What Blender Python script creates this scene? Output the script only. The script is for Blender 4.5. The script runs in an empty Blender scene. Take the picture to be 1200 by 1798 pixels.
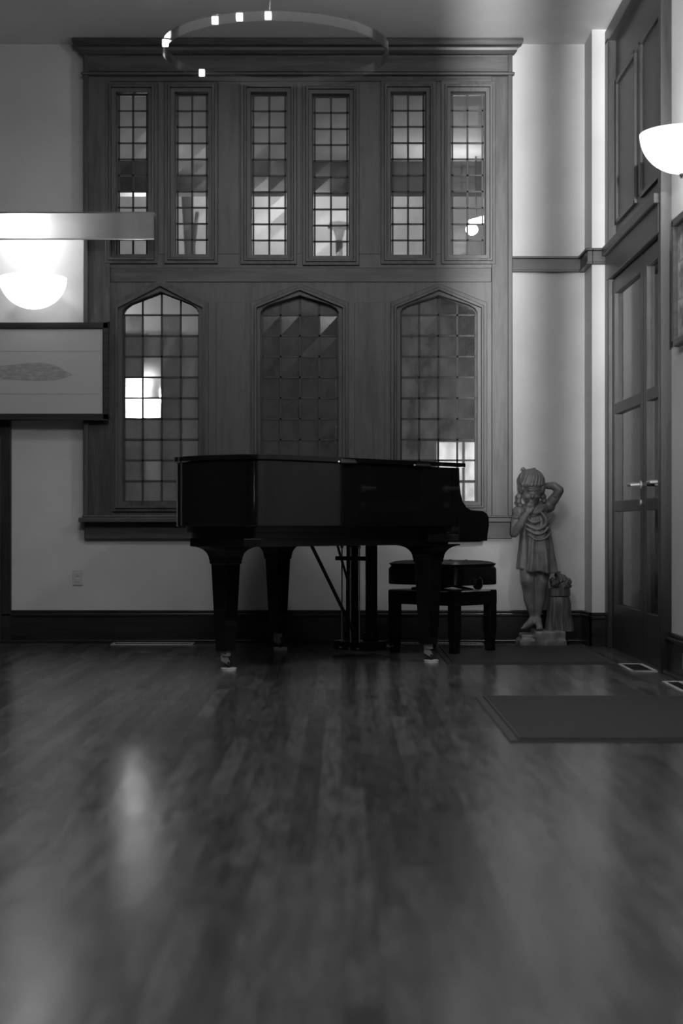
import bpy, bmesh, math, random
from mathutils import Vector, Matrix, noise
random.seed(7)
S = bpy.context.scene
COL = S.collection
PI = math.pi

# ------------------------------------------------------------------ camera
F, HOR, EYE = 2800.0, 924.0, 0.68        # focal length in pixels, horizon row, eye height (m)
cam_d = bpy.data.cameras.new('camera'); cam = bpy.data.objects.new('camera', cam_d); COL.objects.link(cam)
cam.location = (0, 0, EYE); cam.rotation_euler = (PI/2, 0, 0)
cam_d.sensor_fit = 'VERTICAL'; cam_d.sensor_height = 36; cam_d.lens = F/1798*36
cam_d.shift_y = (HOR-899)/1798
cam_d.clip_start = 0.05; cam_d.clip_end = 100
cam_d.dof.use_dof = True; cam_d.dof.focus_distance = 8.6; cam_d.dof.aperture_fstop = 2.2
S.camera = cam

# ------------------------------------------------------------------ world, light, exposure
S.view_settings.view_transform = 'Standard'; S.view_settings.look = 'None'
S.view_settings.gamma = 1; S.view_settings.exposure = 0.0; S.view_settings.use_curve_mapping = False
w = bpy.data.worlds.new('dusk'); S.world = w; w.use_nodes = True
w.node_tree.nodes['Background'].inputs[0].default_value = (.05, .05, .05, 1)
w.node_tree.nodes['Background'].inputs[1].default_value = 1.0

def lamp(name, kind, loc, power, rot=(0, 0, 0), **k):
    d = bpy.data.lights.new(name, kind); d.energy = power
    for a, b in k.items(): setattr(d, a, b)
    o = bpy.data.objects.new(name, d); o.location = loc; o.rotation_euler = rot; COL.objects.link(o)
    return o
# unseen fill lights added under the ceiling to brighten the hall
lamp('ceiling_light', 'AREA', (-.4, 3.6, 3.40), 52, (math.radians(20), 0, 0), shape='DISK', size=.9)
lamp('ceiling_light', 'AREA', (-1.0, 6.6, 3.44), 14, (0, 0, 0), shape='DISK', size=.7)
lamp('pendant_glow', 'POINT', (-.29, 6.9, 2.95), 8, shadow_soft_size=.3)  # point light added to brighten the ceiling
# unseen spot added behind the camera; through slits it imitates reflected glass streaks
_h = lamp('corridor_lamp', 'SPOT', (0, -2.5, .95), 12500, spot_size=.84, spot_blend=1.0, shadow_soft_size=.030)
_h.rotation_euler = (Vector((1.0, 9.3, 5.1))-Vector((0, -2.5, .95))).to_track_quat('-Z', 'Y').to_euler()

# ------------------------------------------------------------------ materials
def mat(name, g, rough=.5, **k):
    m = bpy.data.materials.new(name); m.use_nodes = True
    b = m.node_tree.nodes['Principled BSDF']
    b.inputs['Base Color'].default_value = (g, g, g, 1); b.inputs['Roughness'].default_value = rough
    for a, v in k.items(): b.inputs[a.replace('_', ' ')].default_value = v
    return m
def N(m, t, **k):
    n = m.node_tree.nodes.new(t)
    for a, v in k.items(): setattr(n, a, v)
    return n
def L(m, a, b): m.node_tree.links.new(a, b)
def ramp(m, src, stops):
    r = N(m, 'ShaderNodeValToRGB'); e = r.color_ramp.elements
    while len(e) < len(stops): e.new(.5)
    for i, (p, g) in enumerate(stops): e[i].position = p; e[i].color = (g, g, g, 1)
    L(m, src, r.inputs[0]); return r.outputs[0]
def coords(m, scale):
    c = N(m, 'ShaderNodeTexCoord'); mp = N(m, 'ShaderNodeMapping'); mp.inputs['Scale'].default_value = scale
    L(m, c.outputs['Object'], mp.inputs[0]); return mp.outputs[0]
def noisy(name, lo, hi, scale, rough=.5, nscale=6, detail=6, bump=.0, rvar=0, **k):
    m = mat(name, lo, rough, **k); b = m.node_tree.nodes['Principled BSDF']
    n = N(m, 'ShaderNodeTexNoise'); n.inputs['Scale'].default_value = nscale; n.inputs['Detail'].default_value = detail
    L(m, coords(m, scale), n.inputs['Vector'])
    L(m, ramp(m, n.outputs[0], [(.3, lo), (.7, hi)]), b.inputs['Base Color'])
    if rvar: L(m, ramp(m, n.outputs[0], [(.3, rough-rvar), (.7, rough+rvar)]), b.inputs['Roughness'])
    if bump:
        u = N(m, 'ShaderNodeBump'); u.inputs['Strength'].default_value = bump; u.inputs['Distance'].default_value = .01
        L(m, n.outputs[0], u.inputs['Height']); L(m, u.outputs[0], b.inputs['Normal'])
    return m
def wood(name, lo, hi, scale, rough=.42, knots=True):
    m = mat(name, lo, rough); b = m.node_tree.nodes['Principled BSDF']
    v = coords(m, scale)
    n = N(m, 'ShaderNodeTexNoise'); n.inputs['Scale'].default_value = 5; n.inputs['Detail'].default_value = 8; n.inputs['Distortion'].default_value = .8
    L(m, v, n.inputs['Vector'])
    wv = N(m, 'ShaderNodeTexWave'); wv.wave_type = 'RINGS'; wv.inputs['Scale'].default_value = 1.1; wv.inputs['Distortion'].default_value = 6; wv.inputs['Detail'].default_value = 3
    L(m, v, wv.inputs['Vector'])
    mx = N(m, 'ShaderNodeMix', data_type='FLOAT'); mx.inputs[0].default_value = .25
    L(m, n.outputs[0], mx.inputs[2]); L(m, wv.outputs['Fac'], mx.inputs[3])
    L(m, ramp(m, mx.outputs[0], [(.28, lo), (.62, hi)]), b.inputs['Base Color'])
    u = N(m, 'ShaderNodeBump'); u.inputs['Strength'].default_value = .12; u.inputs['Distance'].default_value = .004
    L(m, n.outputs[0], u.inputs['Height']); L(m, u.outputs[0], b.inputs['Normal'])
    return m
M = {}
M['plaster'] = noisy('plaster', .50, .60, (1, 1, 1), .85, 2.2, 5, .15)
M['ceiling'] = noisy('ceiling_plaster', .68, .74, (1, 1, 1), .9, 3, 4, .1)
M['wood_v'] = wood('stained_wood_vertical', .030, .075, (9, 9, 1.0))
M['wood_h'] = wood('stained_wood_horizontal', .030, .068, (1.0, 9, 9))
M['wood_y'] = wood('stained_wood_depth', .045, .085, (9, 1.0, 9))
M['wood_dark'] = wood('dark_wood', .014, .03, (1, 5, 9), .35)
M['wood_dark_v'] = wood('dark_wood_vertical', .012, .030, (9, 5, 1), .38)
M['base'] = wood('baseboard_wood', .012, .024, (.8, 6, 9), .25)
M['lacquer'] = mat('black_lacquer', .006, .07, Coat_Weight=.5, Coat_Roughness=.03)
M['satin'] = mat('black_satin', .006, .35)
M['leather'] = noisy('black_leather', .006, .011, (1, 1, 1), .32, 60, 3, .12)
M['brass'] = mat('brass', .55, .22, Metallic=1.0)
M['steel'] = mat('brushed_metal', .62, .3, Metallic=1.0)
M['dullmetal'] = mat('dull_metal', .30, .4, Metallic=.4)
M['iron'] = mat('dark_iron', .03, .45, Metallic=.6)
M['rubber'] = mat('black_rubber', .028, .55)
M['lead'] = mat('lead_came', .05, .5, Metallic=.5)
M['stone'] = noisy('statue_terracotta', .08, .22, (1, 1, 1), .42, 14, 8, .25, .08)
M['stonehair'] = noisy('statue_hair_patina', .10, .19, (18, 18, 3), .4, 3, 6, .5)
M['stonedark'] = noisy('statue_dark_patina', .05, .13, (12, 12, 2), .5, 4, 6, .5)
M['paper'] = mat('mount_paper', .42, .6)
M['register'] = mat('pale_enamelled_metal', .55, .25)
M['cup'] = mat('pale_plastic', .62, .3)
M['white'] = mat('white_plastic', .5, .4)
M['hedge'] = noisy('hedge_leaves', .01, .05, (1, 1, 1), .8, 18, 6, .6)
M['outwall'] = noisy('pale_render', .5, .6, (1, 1, 1), .9, 2, 4)
M['soil'] = mat('dark_ground', .05, .9)
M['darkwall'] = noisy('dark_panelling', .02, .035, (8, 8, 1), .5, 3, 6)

def emis(name, s, g=1.0):
    m = bpy.data.materials.new(name); m.use_nodes = True; nt = m.node_tree; nt.nodes.clear()
    e = nt.nodes.new('ShaderNodeEmission'); e.inputs[0].default_value = (g, g, g, 1); e.inputs[1].default_value = s
    o = nt.nodes.new('ShaderNodeOutputMaterial'); nt.links.new(e.outputs[0], o.inputs[0]); return m
M['glow'] = emis('opal_glass_lit', 4.0)
M['glow_l'] = emis('opal_glass_lit_left', 2.0)  # glow of the reflected bowl at left
M['bulb'] = emis('small_bulb_lit', 6.0)
M['outlamp'] = emis('garden_lamp_lit', 60.0)
M['outlamp2'] = emis('lantern_lit', 10.0)
M['litpane'] = emis('lit_far_window', 1.9)

def glass(name, clear, trans_g, diff_g, rough=.06, cloud=0, bend=0, ior=1.45):
    """thin old glass: part clear, part light-scattering, with a Fresnel sheen"""
    m = bpy.data.materials.new(name); m.use_nodes = True; nt = m.node_tree; nt.nodes.clear()
    T = N(m, 'ShaderNodeBsdfTransparent'); T.inputs[0].default_value = (trans_g,)*3+(1,)
    D = N(m, 'ShaderNodeBsdfTranslucent'); D.inputs[0].default_value = (diff_g,)*3+(1,)
    G = N(m, 'ShaderNodeBsdfGlossy'); G.inputs['Roughness'].default_value = rough
    a = N(m, 'ShaderNodeMixShader'); a.inputs[0].default_value = 1-clear
    first = T.outputs[0]
    if bend:                               # uneven glass scatters part of what passes
        R = N(m, 'ShaderNodeBsdfRefraction'); R.inputs['Roughness'].default_value = .45; R.inputs['IOR'].default_value = 1.12
        h = N(m, 'ShaderNodeMixShader'); h.inputs[0].default_value = bend
        L(m, T.outputs[0], h.inputs[1]); L(m, R.outputs[0], h.inputs[2]); first = h.outputs[0]
    if cloud:
        n = N(m, 'ShaderNodeTexNoise'); n.inputs['Scale'].default_value = 9; n.inputs['Detail'].default_value = 5
        L(m, coords(m, (1, 1, .6)), n.inputs['Vector'])
        L(m, ramp(m, n.outputs[0], [(.35, max(0, 1-clear-cloud)), (.65, min(1, 1-clear+cloud))]), a.inputs[0])
    fr = N(m, 'ShaderNodeFresnel'); fr.inputs[0].default_value = ior
    bn = N(m, 'ShaderNodeTexNoise'); bn.inputs['Scale'].default_value = 14
    bu = N(m, 'ShaderNodeBump'); bu.inputs['Strength'].default_value = .03; bu.inputs['Distance'].default_value = .01
    L(m, coords(m, (1, 1, 1)), bn.inputs['Vector']); L(m, bn.outputs[0], bu.inputs['Height']); L(m, bu.outputs[0], G.inputs['Normal'])
    b = N(m, 'ShaderNodeMixShader'); o = N(m, 'ShaderNodeOutputMaterial')
    L(m, first, a.inputs[1]); L(m, D.outputs[0], a.inputs[2])
    L(m, fr.outputs[0], b.inputs[0]); L(m, a.outputs[0], b.inputs[1]); L(m, G.outputs[0], b.inputs[2]); L(m, b.outputs[0], o.inputs[0])
    return m
M['glass_clear'] = glass('clear_old_glass', .80, .95, .6, .05, bend=.5)
M['glass_upper'] = glass('upper_old_glass', .85, .9, .5, .16, .08)
M['glass_obscure'] = glass('obscure_glass', .30, .55, .34, .12, .15)
M['glass_dark'] = glass('grimy_glass', .35, .4, .14, .15, .15)
M['glass_door'] = glass('door_glass', .92, .8, .2, .05)
M['glass_seedy'] = glass('seedy_glass', .45, .8, .36, .12, .22)
M['opal'] = glass('frosted_glass', .35, .9, .95, .2)  # stands for the reflected light band at left
M['acrylic'] = glass('clear_acrylic', .95, .96, .5, .1, ior=1.13)  # keeps the reflected ring faint
M['picglass'] = glass('picture_glass', .97, .97, .5, .03)

# strip floor: boards run away from the camera
m = mat('oak_strip_floor', .1, .3); b = m.node_tree.nodes['Principled BSDF']; M['floor'] = m
c = N(m, 'ShaderNodeTexCoord'); mp = N(m, 'ShaderNodeMapping'); mp.inputs['Rotation'].default_value = (0, 0, PI/2)
L(m, c.outputs['Object'], mp.inputs[0])
br = N(m, 'ShaderNodeTexBrick'); br.offset = .37; br.inputs['Scale'].default_value = 1
br.inputs['Brick Width'].default_value = .95; br.inputs['Row Height'].default_value = .058; br.inputs['Mortar Size'].default_value = .0012
br.inputs['Color1'].default_value = (.048,)*3+(1,); br.inputs['Color2'].default_value = (.108,)*3+(1,); br.inputs['Mortar'].default_value = (.03,)*3+(1,)
L(m, mp.outputs[0], br.inputs['Vector'])
n1 = N(m, 'ShaderNodeTexNoise'); n1.inputs['Scale'].default_value = 3; n1.inputs['Detail'].default_value = 8; n1.inputs['Distortion'].default_value = .6
L(m, coords(m, (14, 1.6, 1)), n1.inputs['Vector'])
n2 = N(m, 'ShaderNodeTexNoise'); n2.inputs['Scale'].default_value = 1.6; n2.inputs['Detail'].default_value = 4
L(m, coords(m, (1, 1, 1)), n2.inputs['Vector'])
mx = N(m, 'ShaderNodeMix', data_type='RGBA', blend_type='MULTIPLY'); mx.inputs[0].default_value = 1
L(m, br.outputs[0], mx.inputs[6]); L(m, ramp(m, n1.outputs[0], [(.3, .55), (.7, 1.15)]), mx.inputs[7])
mx2 = N(m, 'ShaderNodeMix', data_type='RGBA', blend_type='MULTIPLY'); mx2.inputs[0].default_value = 1
L(m, mx.outputs[2], mx2.inputs[6]); L(m, ramp(m, n2.outputs[0], [(.35, .85), (.65, 1.12)]), mx2.inputs[7])
L(m, mx2.outputs[2], b.inputs['Base Color'])
L(m, ramp(m, n1.outputs[0], [(.3, .19), (.7, .25)]), b.inputs['Roughness'])
bu = N(m, 'ShaderNodeBump'); bu.inputs['Strength'].default_value = .25; bu.inputs['Distance'].default_value = .003
n3 = N(m, 'ShaderNodeTexNoise'); n3.inputs['Scale'].default_value = 7; n3.inputs['Detail'].default_value = 3
L(m, coords(m, (3, 1, 1)), n3.inputs['Vector']); L(m, n3.outputs[0], bu.inputs['Height']); L(m, bu.outputs[0], b.inputs['Normal'])

# ------------------------------------------------------------------ mesh helpers
def tag(o, label=None, cat=None, group=None, kind=None):
    if label: o['label'] = label
    if cat: o['category'] = cat
    if group: o['group'] = group
    if kind: o['kind'] = kind
    return o
def empty(name, loc=(0, 0, 0), rz=0, parent=None):
    o = bpy.data.objects.new(name, None); o.location = loc; o.rotation_euler = (0, 0, rz); o.empty_display_size = .1
    COL.objects.link(o); o.parent = parent; return o
class MB:
    def __init__(s): s.v = []; s.f = []
    def add(s, vs, fs):
        k = len(s.v); s.v += [tuple(p) for p in vs]; s.f += [tuple(i+k for i in f) for f in fs]; return s
    def box(s, x0, x1, y0, y1, z0, z1):
        return s.add([(x, y, z) for x in (x0, x1) for y in (y0, y1) for z in (z0, z1)],
                     [(0, 1, 3, 2), (4, 6, 7, 5), (0, 4, 5, 1), (2, 3, 7, 6), (0, 2, 6, 4), (1, 5, 7, 3)])
    def hull4(s, lo, hi, z0, z1):          # square frustum, half sizes lo/hi
        vs = [(sx*h, sy*h, z) for h, z in ((lo, z0), (hi, z1)) for sx, sy in ((-1, -1), (1, -1), (1, 1), (-1, 1))]
        return s.add(vs, [(3, 2, 1, 0), (4, 5, 6, 7)]+[(i, (i+1) % 4, 4+(i+1) % 4, 4+i) for i in range(4)])
    def tube(s, pts, rs, n=12, cap=True):
        pts = [Vector(p) for p in pts]
        if not hasattr(rs, '__len__'): rs = [rs]*len(pts)
        vs = []; a = None
        for i, p in enumerate(pts):
            d = (pts[min(i+1, len(pts)-1)]-pts[max(i-1, 0)]).normalized()
            if a is None: a = d.orthogonal().normalized()
            a = (a-d*a.dot(d)).normalized(); b_ = d.cross(a)
            vs += [p+(a*math.cos(t*2*PI/n)+b_*math.sin(t*2*PI/n))*rs[i] for t in range(n)]
        fs = [(i*n+j, i*n+(j+1) % n, (i+1)*n+(j+1) % n, (i+1)*n+j) for i in range(len(pts)-1) for j in range(n)]
        if cap: fs += [tuple(range(n-1, -1, -1)), tuple((len(pts)-1)*n+j for j in range(n))]
        return s.add(vs, fs)
    def ball(s, c, r, n=16, rot=None):
        if not hasattr(r, '__len__'): r = (r, r, r)
        vs = []; R = rot or Matrix.Identity(3)
        for i in range(n//2+1):
            for j in range(n):
                t = i*PI/(n//2); p = j*2*PI/n
                vs.append(Vector(c)+R@Vector((r[0]*math.sin(t)*math.cos(p), r[1]*math.sin(t)*math.sin(p), r[2]*math.cos(t))))
        return s.add(vs, [(i*n+j, (i+1)*n+j, (i+1)*n+(j+1) % n, i*n+(j+1) % n) for i in range(n//2) for j in range(n)])
    def lathe(s, prof, c=(0, 0, 0), n=32):
        vs = [(c[0]+r*math.cos(j*2*PI/n), c[1]+r*math.sin(j*2*PI/n), c[2]+z) for r, z in prof for j in range(n)]
        return s.add(vs, [(i*n+j, i*n+(j+1) % n, (i+1)*n+(j+1) % n, (i+1)*n+j) for i in range(len(prof)-1) for j in range(n)])
    def prism(s, poly, d0, d1, axis='y'):   # polygon in the plane normal to axis
        P = {'y': lambda a, b, d: (a, d, b), 'z': lambda a, b, d: (a, b, d), 'x': lambda a, b, d: (d, a, b)}[axis]
        n = len(poly)
        return s.add([P(a, b, d) for d in (d0, d1) for a, b in poly],
                     [tuple(range(n)), tuple(range(2*n-1, n-1, -1))]+[(i, (i+1) % n, n+(i+1) % n, n+i) for i in range(n)])
    def mesh(s, name):
        me = bpy.data.meshes.new(name); me.from_pydata(s.v, [], s.f)
        bm = bmesh.new(); bm.from_mesh(me); bmesh.ops.remove_doubles(bm, verts=bm.verts, dist=1e-6)
        bmesh.ops.recalc_face_normals(bm, faces=bm.faces); bm.to_mesh(me); bm.free(); return me
    def build(s, name, mt, parent=None, bev=0, smooth=False):
        me = s.mesh(name); me.materials.append(M[mt] if isinstance(mt, str) else mt)
        o = bpy.data.objects.new(name, me); COL.objects.link(o); o.parent = parent
        if smooth: shade(o)
        if bev:
            q = o.modifiers.new('bevel', 'BEVEL'); q.width = bev; q.segments = 2; q.limit_method = 'ANGLE'; q.angle_limit = .6
        return o
def shade(o, ang=40):
    me = o.data; me.polygons.foreach_set('use_smooth', [True]*len(me.polygons))
    bm = bmesh.new(); bm.from_mesh(me)
    for e in bm.edges:
        if len(e.link_faces) == 2 and e.calc_face_angle(0) > math.radians(ang): e.smooth = False
    bm.to_mesh(me); bm.free()
def plate_mesh(outer, holes, y0, y1, name='plate'):
    """a board in the XZ plane with holes, from y0 (front) to y1"""
    cu = bpy.data.curves.new('t', 'CURVE'); cu.dimensions = '2D'; cu.fill_mode = 'BOTH'; cu.extrude = abs(y1-y0)/2
    for pl in [outer]+list(holes):
        sp = cu.splines.new('POLY'); sp.points.add(len(pl)-1); sp.use_cyclic_u = True
        for i, (a, b) in enumerate(pl): sp.points[i].co = (a, b, 0, 1)
    o = bpy.data.objects.new('t', cu); COL.objects.link(o)
    dg = bpy.context.evaluated_depsgraph_get(); dg.update()
    me = bpy.data.meshes.new_from_object(o.evaluated_get(dg)); me.name = name; me.materials.clear()
    bpy.data.objects.remove(o); bpy.data.curves.remove(cu)
    yc = (y0+y1)/2
    for v in me.vertices: v.co = Vector((v.co.x, yc-v.co.z, v.co.y))
    return me
def joinmesh(name, meshes, mt, parent=None, bev=0):
    bm = bmesh.new()
    for q in meshes:
        bm.from_mesh(q); bpy.data.meshes.remove(q)
    bmesh.ops.remove_doubles(bm, verts=bm.verts, dist=1e-6); bmesh.ops.recalc_face_normals(bm, faces=bm.faces)
    me = bpy.data.meshes.new(name); bm.to_mesh(me); bm.free(); me.materials.append(M[mt])
    o = bpy.data.objects.new(name, me); COL.objects.link(o); o.parent = parent
    if bev:
        q = o.modifiers.new('bevel', 'BEVEL'); q.width = bev; q.segments = 2; q.limit_method = 'ANGLE'; q.angle_limit = .6
    return o
def struct(o, label=None): tag(o, label, kind='structure'); return o
def copy_tree(o, parent=None):
    c = o.copy(); COL.objects.link(c); c.parent = parent
    for ch in list(o.children): copy_tree(ch, c)
    return c
def rect(x0, x1, z0, z1): return [(x0, z0), (x1, z0), (x1, z1), (x0, z1)]

YW = 9.33                              # back wall; 300 px of the drawing = 1 m on it
def wx(p): return (p-600)/300.0
def wz(q): return EYE+(HOR-q)/300.0
CEIL = 3.50
# ------------------------------------------------------------------ room shell
XL, XR = -3.4, 1.53
struct(MB().box(-3.6, 1.75, -1.2, 9.6, -.1, 0).build('floor', 'floor'))
struct(MB().box(-3.6, 1.75, -1.2, 9.6, CEIL, CEIL+.1).build('ceiling', 'ceiling'))
struct(joinmesh('wall_back', [plate_mesh(rect(-3.5, 1.60, 0, CEIL), [rect(wx(160), wx(888), wz(938), wz(90))], YW, YW+.14)], 'plaster'))
struct(MB().box(XL-.1, XL, -1.1, YW, 0, CEIL).build('wall_left', 'darkwall'))
# right wall: solid up to the doors, opening for the doors (7.52 to 8.95), pier at the far end
DY0, DY1, DH = 7.50, 8.97, 3.42
mb = MB().box(XR, XR+.12, -1.1, DY0, 0, CEIL).box(XR, XR+.12, DY0, DY1, DH, CEIL).box(XR, XR+.12, DY1, 9.2, 0, CEIL)
struct(mb.build('wall_right', 'plaster'))
struct(MB().box(1.423, XR+.13, 9.055, YW, 0, CEIL).build('wall_pier', 'plaster'))
# unseen wall behind the camera; slits added to shape the streak light
mb = MB()
g = [(.093, .130), (.183, .226)]
mb.box(-3.5, g[0][0], -1.04, -1.0, 0, CEIL).box(g[0][1], g[1][0], -1.04, -1.0, 0, CEIL).box(g[1][1], 1.65, -1.04, -1.0, 0, CEIL)
struct(mb.build('wall_front', 'darkwall'))

# baseboards
mb = MB()
for x0, x1 in ((-3.4, 1.423),):
    mb.box(x0, x1, YW-.022, YW, 0, .155).box(x0, x1, YW-.030, YW, .155, .172).box(x0, x1, YW-.018, YW, .172, .190)
    mb.box(x0, x1, YW-.045, YW, 0, .018)
struct(mb.build('baseboard_back', 'base', bev=.004))
mb = MB()
x = 1.423
mb.box(x-.022, x, 9.055-.022, YW, 0, .155).box(x-.03, x, 9.055-.03, YW, .155, .172).box(x-.018, x, 9.055-.018, YW, .172, .19)
mb.box(x-.022, XR+.02, 9.055-.022, 9.055, 0, .155).box(x-.03, XR+.02, 9.055-.03, 9.055, .155, .172).box(x-.018, XR+.02, 9.055-.018, 9.055, .172, .19)
struct(mb.build('baseboard_pier', 'base', bev=.004))
mb = MB()
x = XR
mb.box(x-.022, x, -1, 7.44, 0, .155).box(x-.032, x, -1, 7.44, .155, .172).box(x-.018, x, -1, 7.44, .172, .19).box(x-.045, x, -1, 7.44, 0, .018)
struct(mb.build('baseboard_right', 'base', bev=.004))
# picture rail, right of the window and round the pier
mb = MB()
for (x0, x1, y0, y1) in ((wx(898), 1.423, YW-.03, YW), (1.393, 1.423, 9.025, YW), (1.4235, XR, 9.0252, 9.055)):
    mb.box(x0, x1, y0, y1, wz(476), wz(456))
    e = .012
    mb.box(x0-(e if x0 == 1.393 else 0), x1, y0-e, y1, wz(456), wz(452)).box(x0-(e/2 if x0 == 1.393 else 0), x1, y0-e/2, y1, wz(479), wz(475))
struct(mb.build('trim_picture_rail', 'wood_dark', bev=.002))

# ------------------------------------------------------------------ great window surround
YF = YW-.05                              # face of the boards
def tudor(l, r, sh, ap, bot):           # pixel numbers -> outline in metres
    c = (l+r)/2; wd = r-l; rise = sh-ap
    up = [(l, sh), (l+.03*wd, sh-.22*rise), (l+.10*wd, sh-.42*rise), (l+.22*wd, sh-.60*rise)]
    pts = [(l, bot)]+up+[(c, ap)]+[(l+r-a, b_) for a, b_ in reversed(up)]+[(r, bot)]
    return [(wx(a), wz(b_)) for a, b_ in pts]
def tudor_plain(l, r, sh, ap, bot):
    return [(wx(a), wz(b_)) for a, b_ in ((l, bot), (l, sh), ((l+r)/2, ap), (r, sh), (r, bot))]
UP = [(205, 262, 166, 449), (308, 367, 166, 449), (441, 505, 166, 450), (549, 614, 169, 452), (686, 748, 165, 450), (791, 852, 165, 450)]
LO = [(217, 351, 550, 514, 881), (459, 595, 550, 521, 881), (703, 837, 550, 521, 881)]
holes = [rect(wx(a-11), wx(b_+11), wz(d+11), wz(c_-9)) for a, b_, c_, d in UP]
holes += [tudor_plain(a-14, b_+14, c_-13, ap-17, d+14) for a, b_, c_, ap, d in LO]
board = plate_mesh(rect(wx(150), wx(898), wz(910), wz(128)), holes, YF, YW+.02)
struct(joinmesh('trim_window_panelling', [board], 'wood_v'))
# raised rails, stiles and seams over the boards
mb = MB()
mb.box(wx(150), wx(196), YF-.014, YF, wz(910), wz(140))
mb.box(wx(862), wx(898), YF-.014, YF, wz(910), wz(140))
mb.box(wx(150), wx(158), YF-.026, YF, wz(910), wz(100)); mb.box(wx(890), wx(898), YF-.026, YF, wz(910), wz(100))
struct(mb.build('trim_stile', 'wood_v', bev=.004))
mb = MB()
mb.box(wx(196), wx(862), YF-.006, YF, wz(498), wz(473))
struct(mb.build('trim_rail', 'wood_h', bev=.003))
mb = MB()
for a, b_ in ((385, 421), (630, 666)): mb.box(wx(a), wx(b_), YF-.004, YF, wz(449), wz(152))
for a, b_ in ((381, 432), (623, 676)): mb.box(wx(a), wx(b_), YF-.004, YF, wz(903), wz(534))
for a, b_ in ((280, 291), (522, 529), (763, 774)): mb.box(wx(a), wx(b_), YF-.004, YF, wz(449), wz(152))
struct(mb.build('trim_mullion_panel', 'wood_v', bev=.002))
# cornice: stepped crown, frieze, bed mould
mb = MB()
prof = [(0, 148), (.012, 148), (.012, 140), (.035, 138), (.035, 134), (.02, 132), (.02, 104), (.035, 102), (.05, 97), (.055, 92), (.075, 90), (.085, 84), (.085, 79), (0, 79)]
vs = []; n = len(prof)
for side in (0, 1):
    for d, q in prof:
        ex = max(0, d-.02)*.9
        vs.append(((wx(150)-ex) if side == 0 else (wx(898)+ex), YF-d, wz(q)))
mb.add(vs, [tuple(range(n)), tuple(range(2*n-1, n-1, -1))]+[(i, (i+1) % n, n+(i+1) % n, n+i) for i in range(n)])
mb.box(wx(150), wx(898), YF, YW, wz(148), wz(79))
struct(mb.build('trim_cornice', 'wood_h', bev=.003))
# sill and apron
mb = MB()
mb.box(wx(143), wx(905), YF-.055, YW, wz(917), wz(909)); mb.box(wx(148), wx(900), YF-.03, YW, wz(909), wz(905))
struct(mb.build('trim_sill', 'wood_h', bev=.004))
struct(MB().box(wx(150), wx(898), YW-.035, YW+.02, wz(946), wz(917)).build('trim_apron', 'wood_h', bev=.003))

def window(num, outer, inner, bars, panes, sill_line, label):
    e = struct(empty('window_%d' % num, (0, 0, 0)), label)
    off = lambda k: [inner(k*1.0)]
    # moulded frame: nested rings stepping back to the glass
    ms = [plate_mesh(outer(17), [outer(11)], YF-.016, YF), plate_mesh(outer(11.2), [outer(7)], YF-.026, YF+.03),
          plate_mesh(outer(7.2), [outer(0)], YF-.004, YF+.08)]
    joinmesh('window_frame', ms, 'wood_v', e, .0025)
    ms = [plate_mesh(outer(1), [outer(-1.6)], YF+.05, YF+.075)]
    joinmesh('window_sash', ms, 'wood_dark_v', e)
    bars.build('lead_bars', 'lead', e)
    for nm, (q, mt) in panes.items():
        if q.v: q.build('glass', mt, e)
    return e
YG = YF+.066
num = 0
for k, (a, b_, c_, d) in enumerate(UP):
    num += 1
    outer = lambda t, a=a, b_=b_, c_=c_, d=d: rect(wx(a-t), wx(b_+t), wz(d+t), wz(c_-t))
    bars = MB(); cc = (a+b_)/2
    bars.box(wx(cc-1.7), wx(cc+1.7), YG-.006, YG+.006, wz(d), wz(c_))
    for e_ in (a+4, b_-4): bars.box(wx(e_-1.5), wx(e_+1.5), YG-.006, YG+.006, wz(d), wz(c_))
    for r in range(1, 10):
        zz = c_+(d-c_)*r/10; bars.box(wx(a), wx(b_), YG-.006, YG+.006, wz(zz+1.4), wz(zz-1.4))
    pn = MB()
    for r in range(10):
        for cI in range(2):
            x0 = wx(a+(cc-a)*cI); x1 = wx(a+(cc-a)*(cI+1)); z1 = wz(c_+(d-c_)*r/10); z0 = wz(c_+(d-c_)*(r+1)/10)
            t1, t2 = random.uniform(-.002, .002), random.uniform(-.002, .002)
            pn.add([(x0, YG+t1, z0), (x1, YG-t1, z0), (x1, YG+t2, z1), (x0, YG-t2, z1)], [(0, 1, 2, 3)])
    # two small screws high in the frame
    window(num, outer, None, bars, {'a': (pn, 'glass_upper')}, d, None)
def archz(x, l, r, sh, ap):             # outline height (pixel row) above column x
    c = (l+r)/2; wd = r-l; rise = sh-ap; t = min(x-l, r-x)/wd
    P = [(0, sh), (.03, sh-.22*rise), (.10, sh-.42*rise), (.22, sh-.60*rise), (.5, ap)]
    for (p0, q0), (p1, q1) in zip(P, P[1:]):
        if t <= p1+1e-9: return q0+(q1-q0)*(t-p0)/(p1-p0)
    return ap
CLEAR = {(0, 0), (1, 0), (2, 0), (3, 0), (1, 1), (3, 1), (1, 3), (3, 3), (0, 4), (1, 4), (0, 5), (1, 5), (1, 8)}
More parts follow.
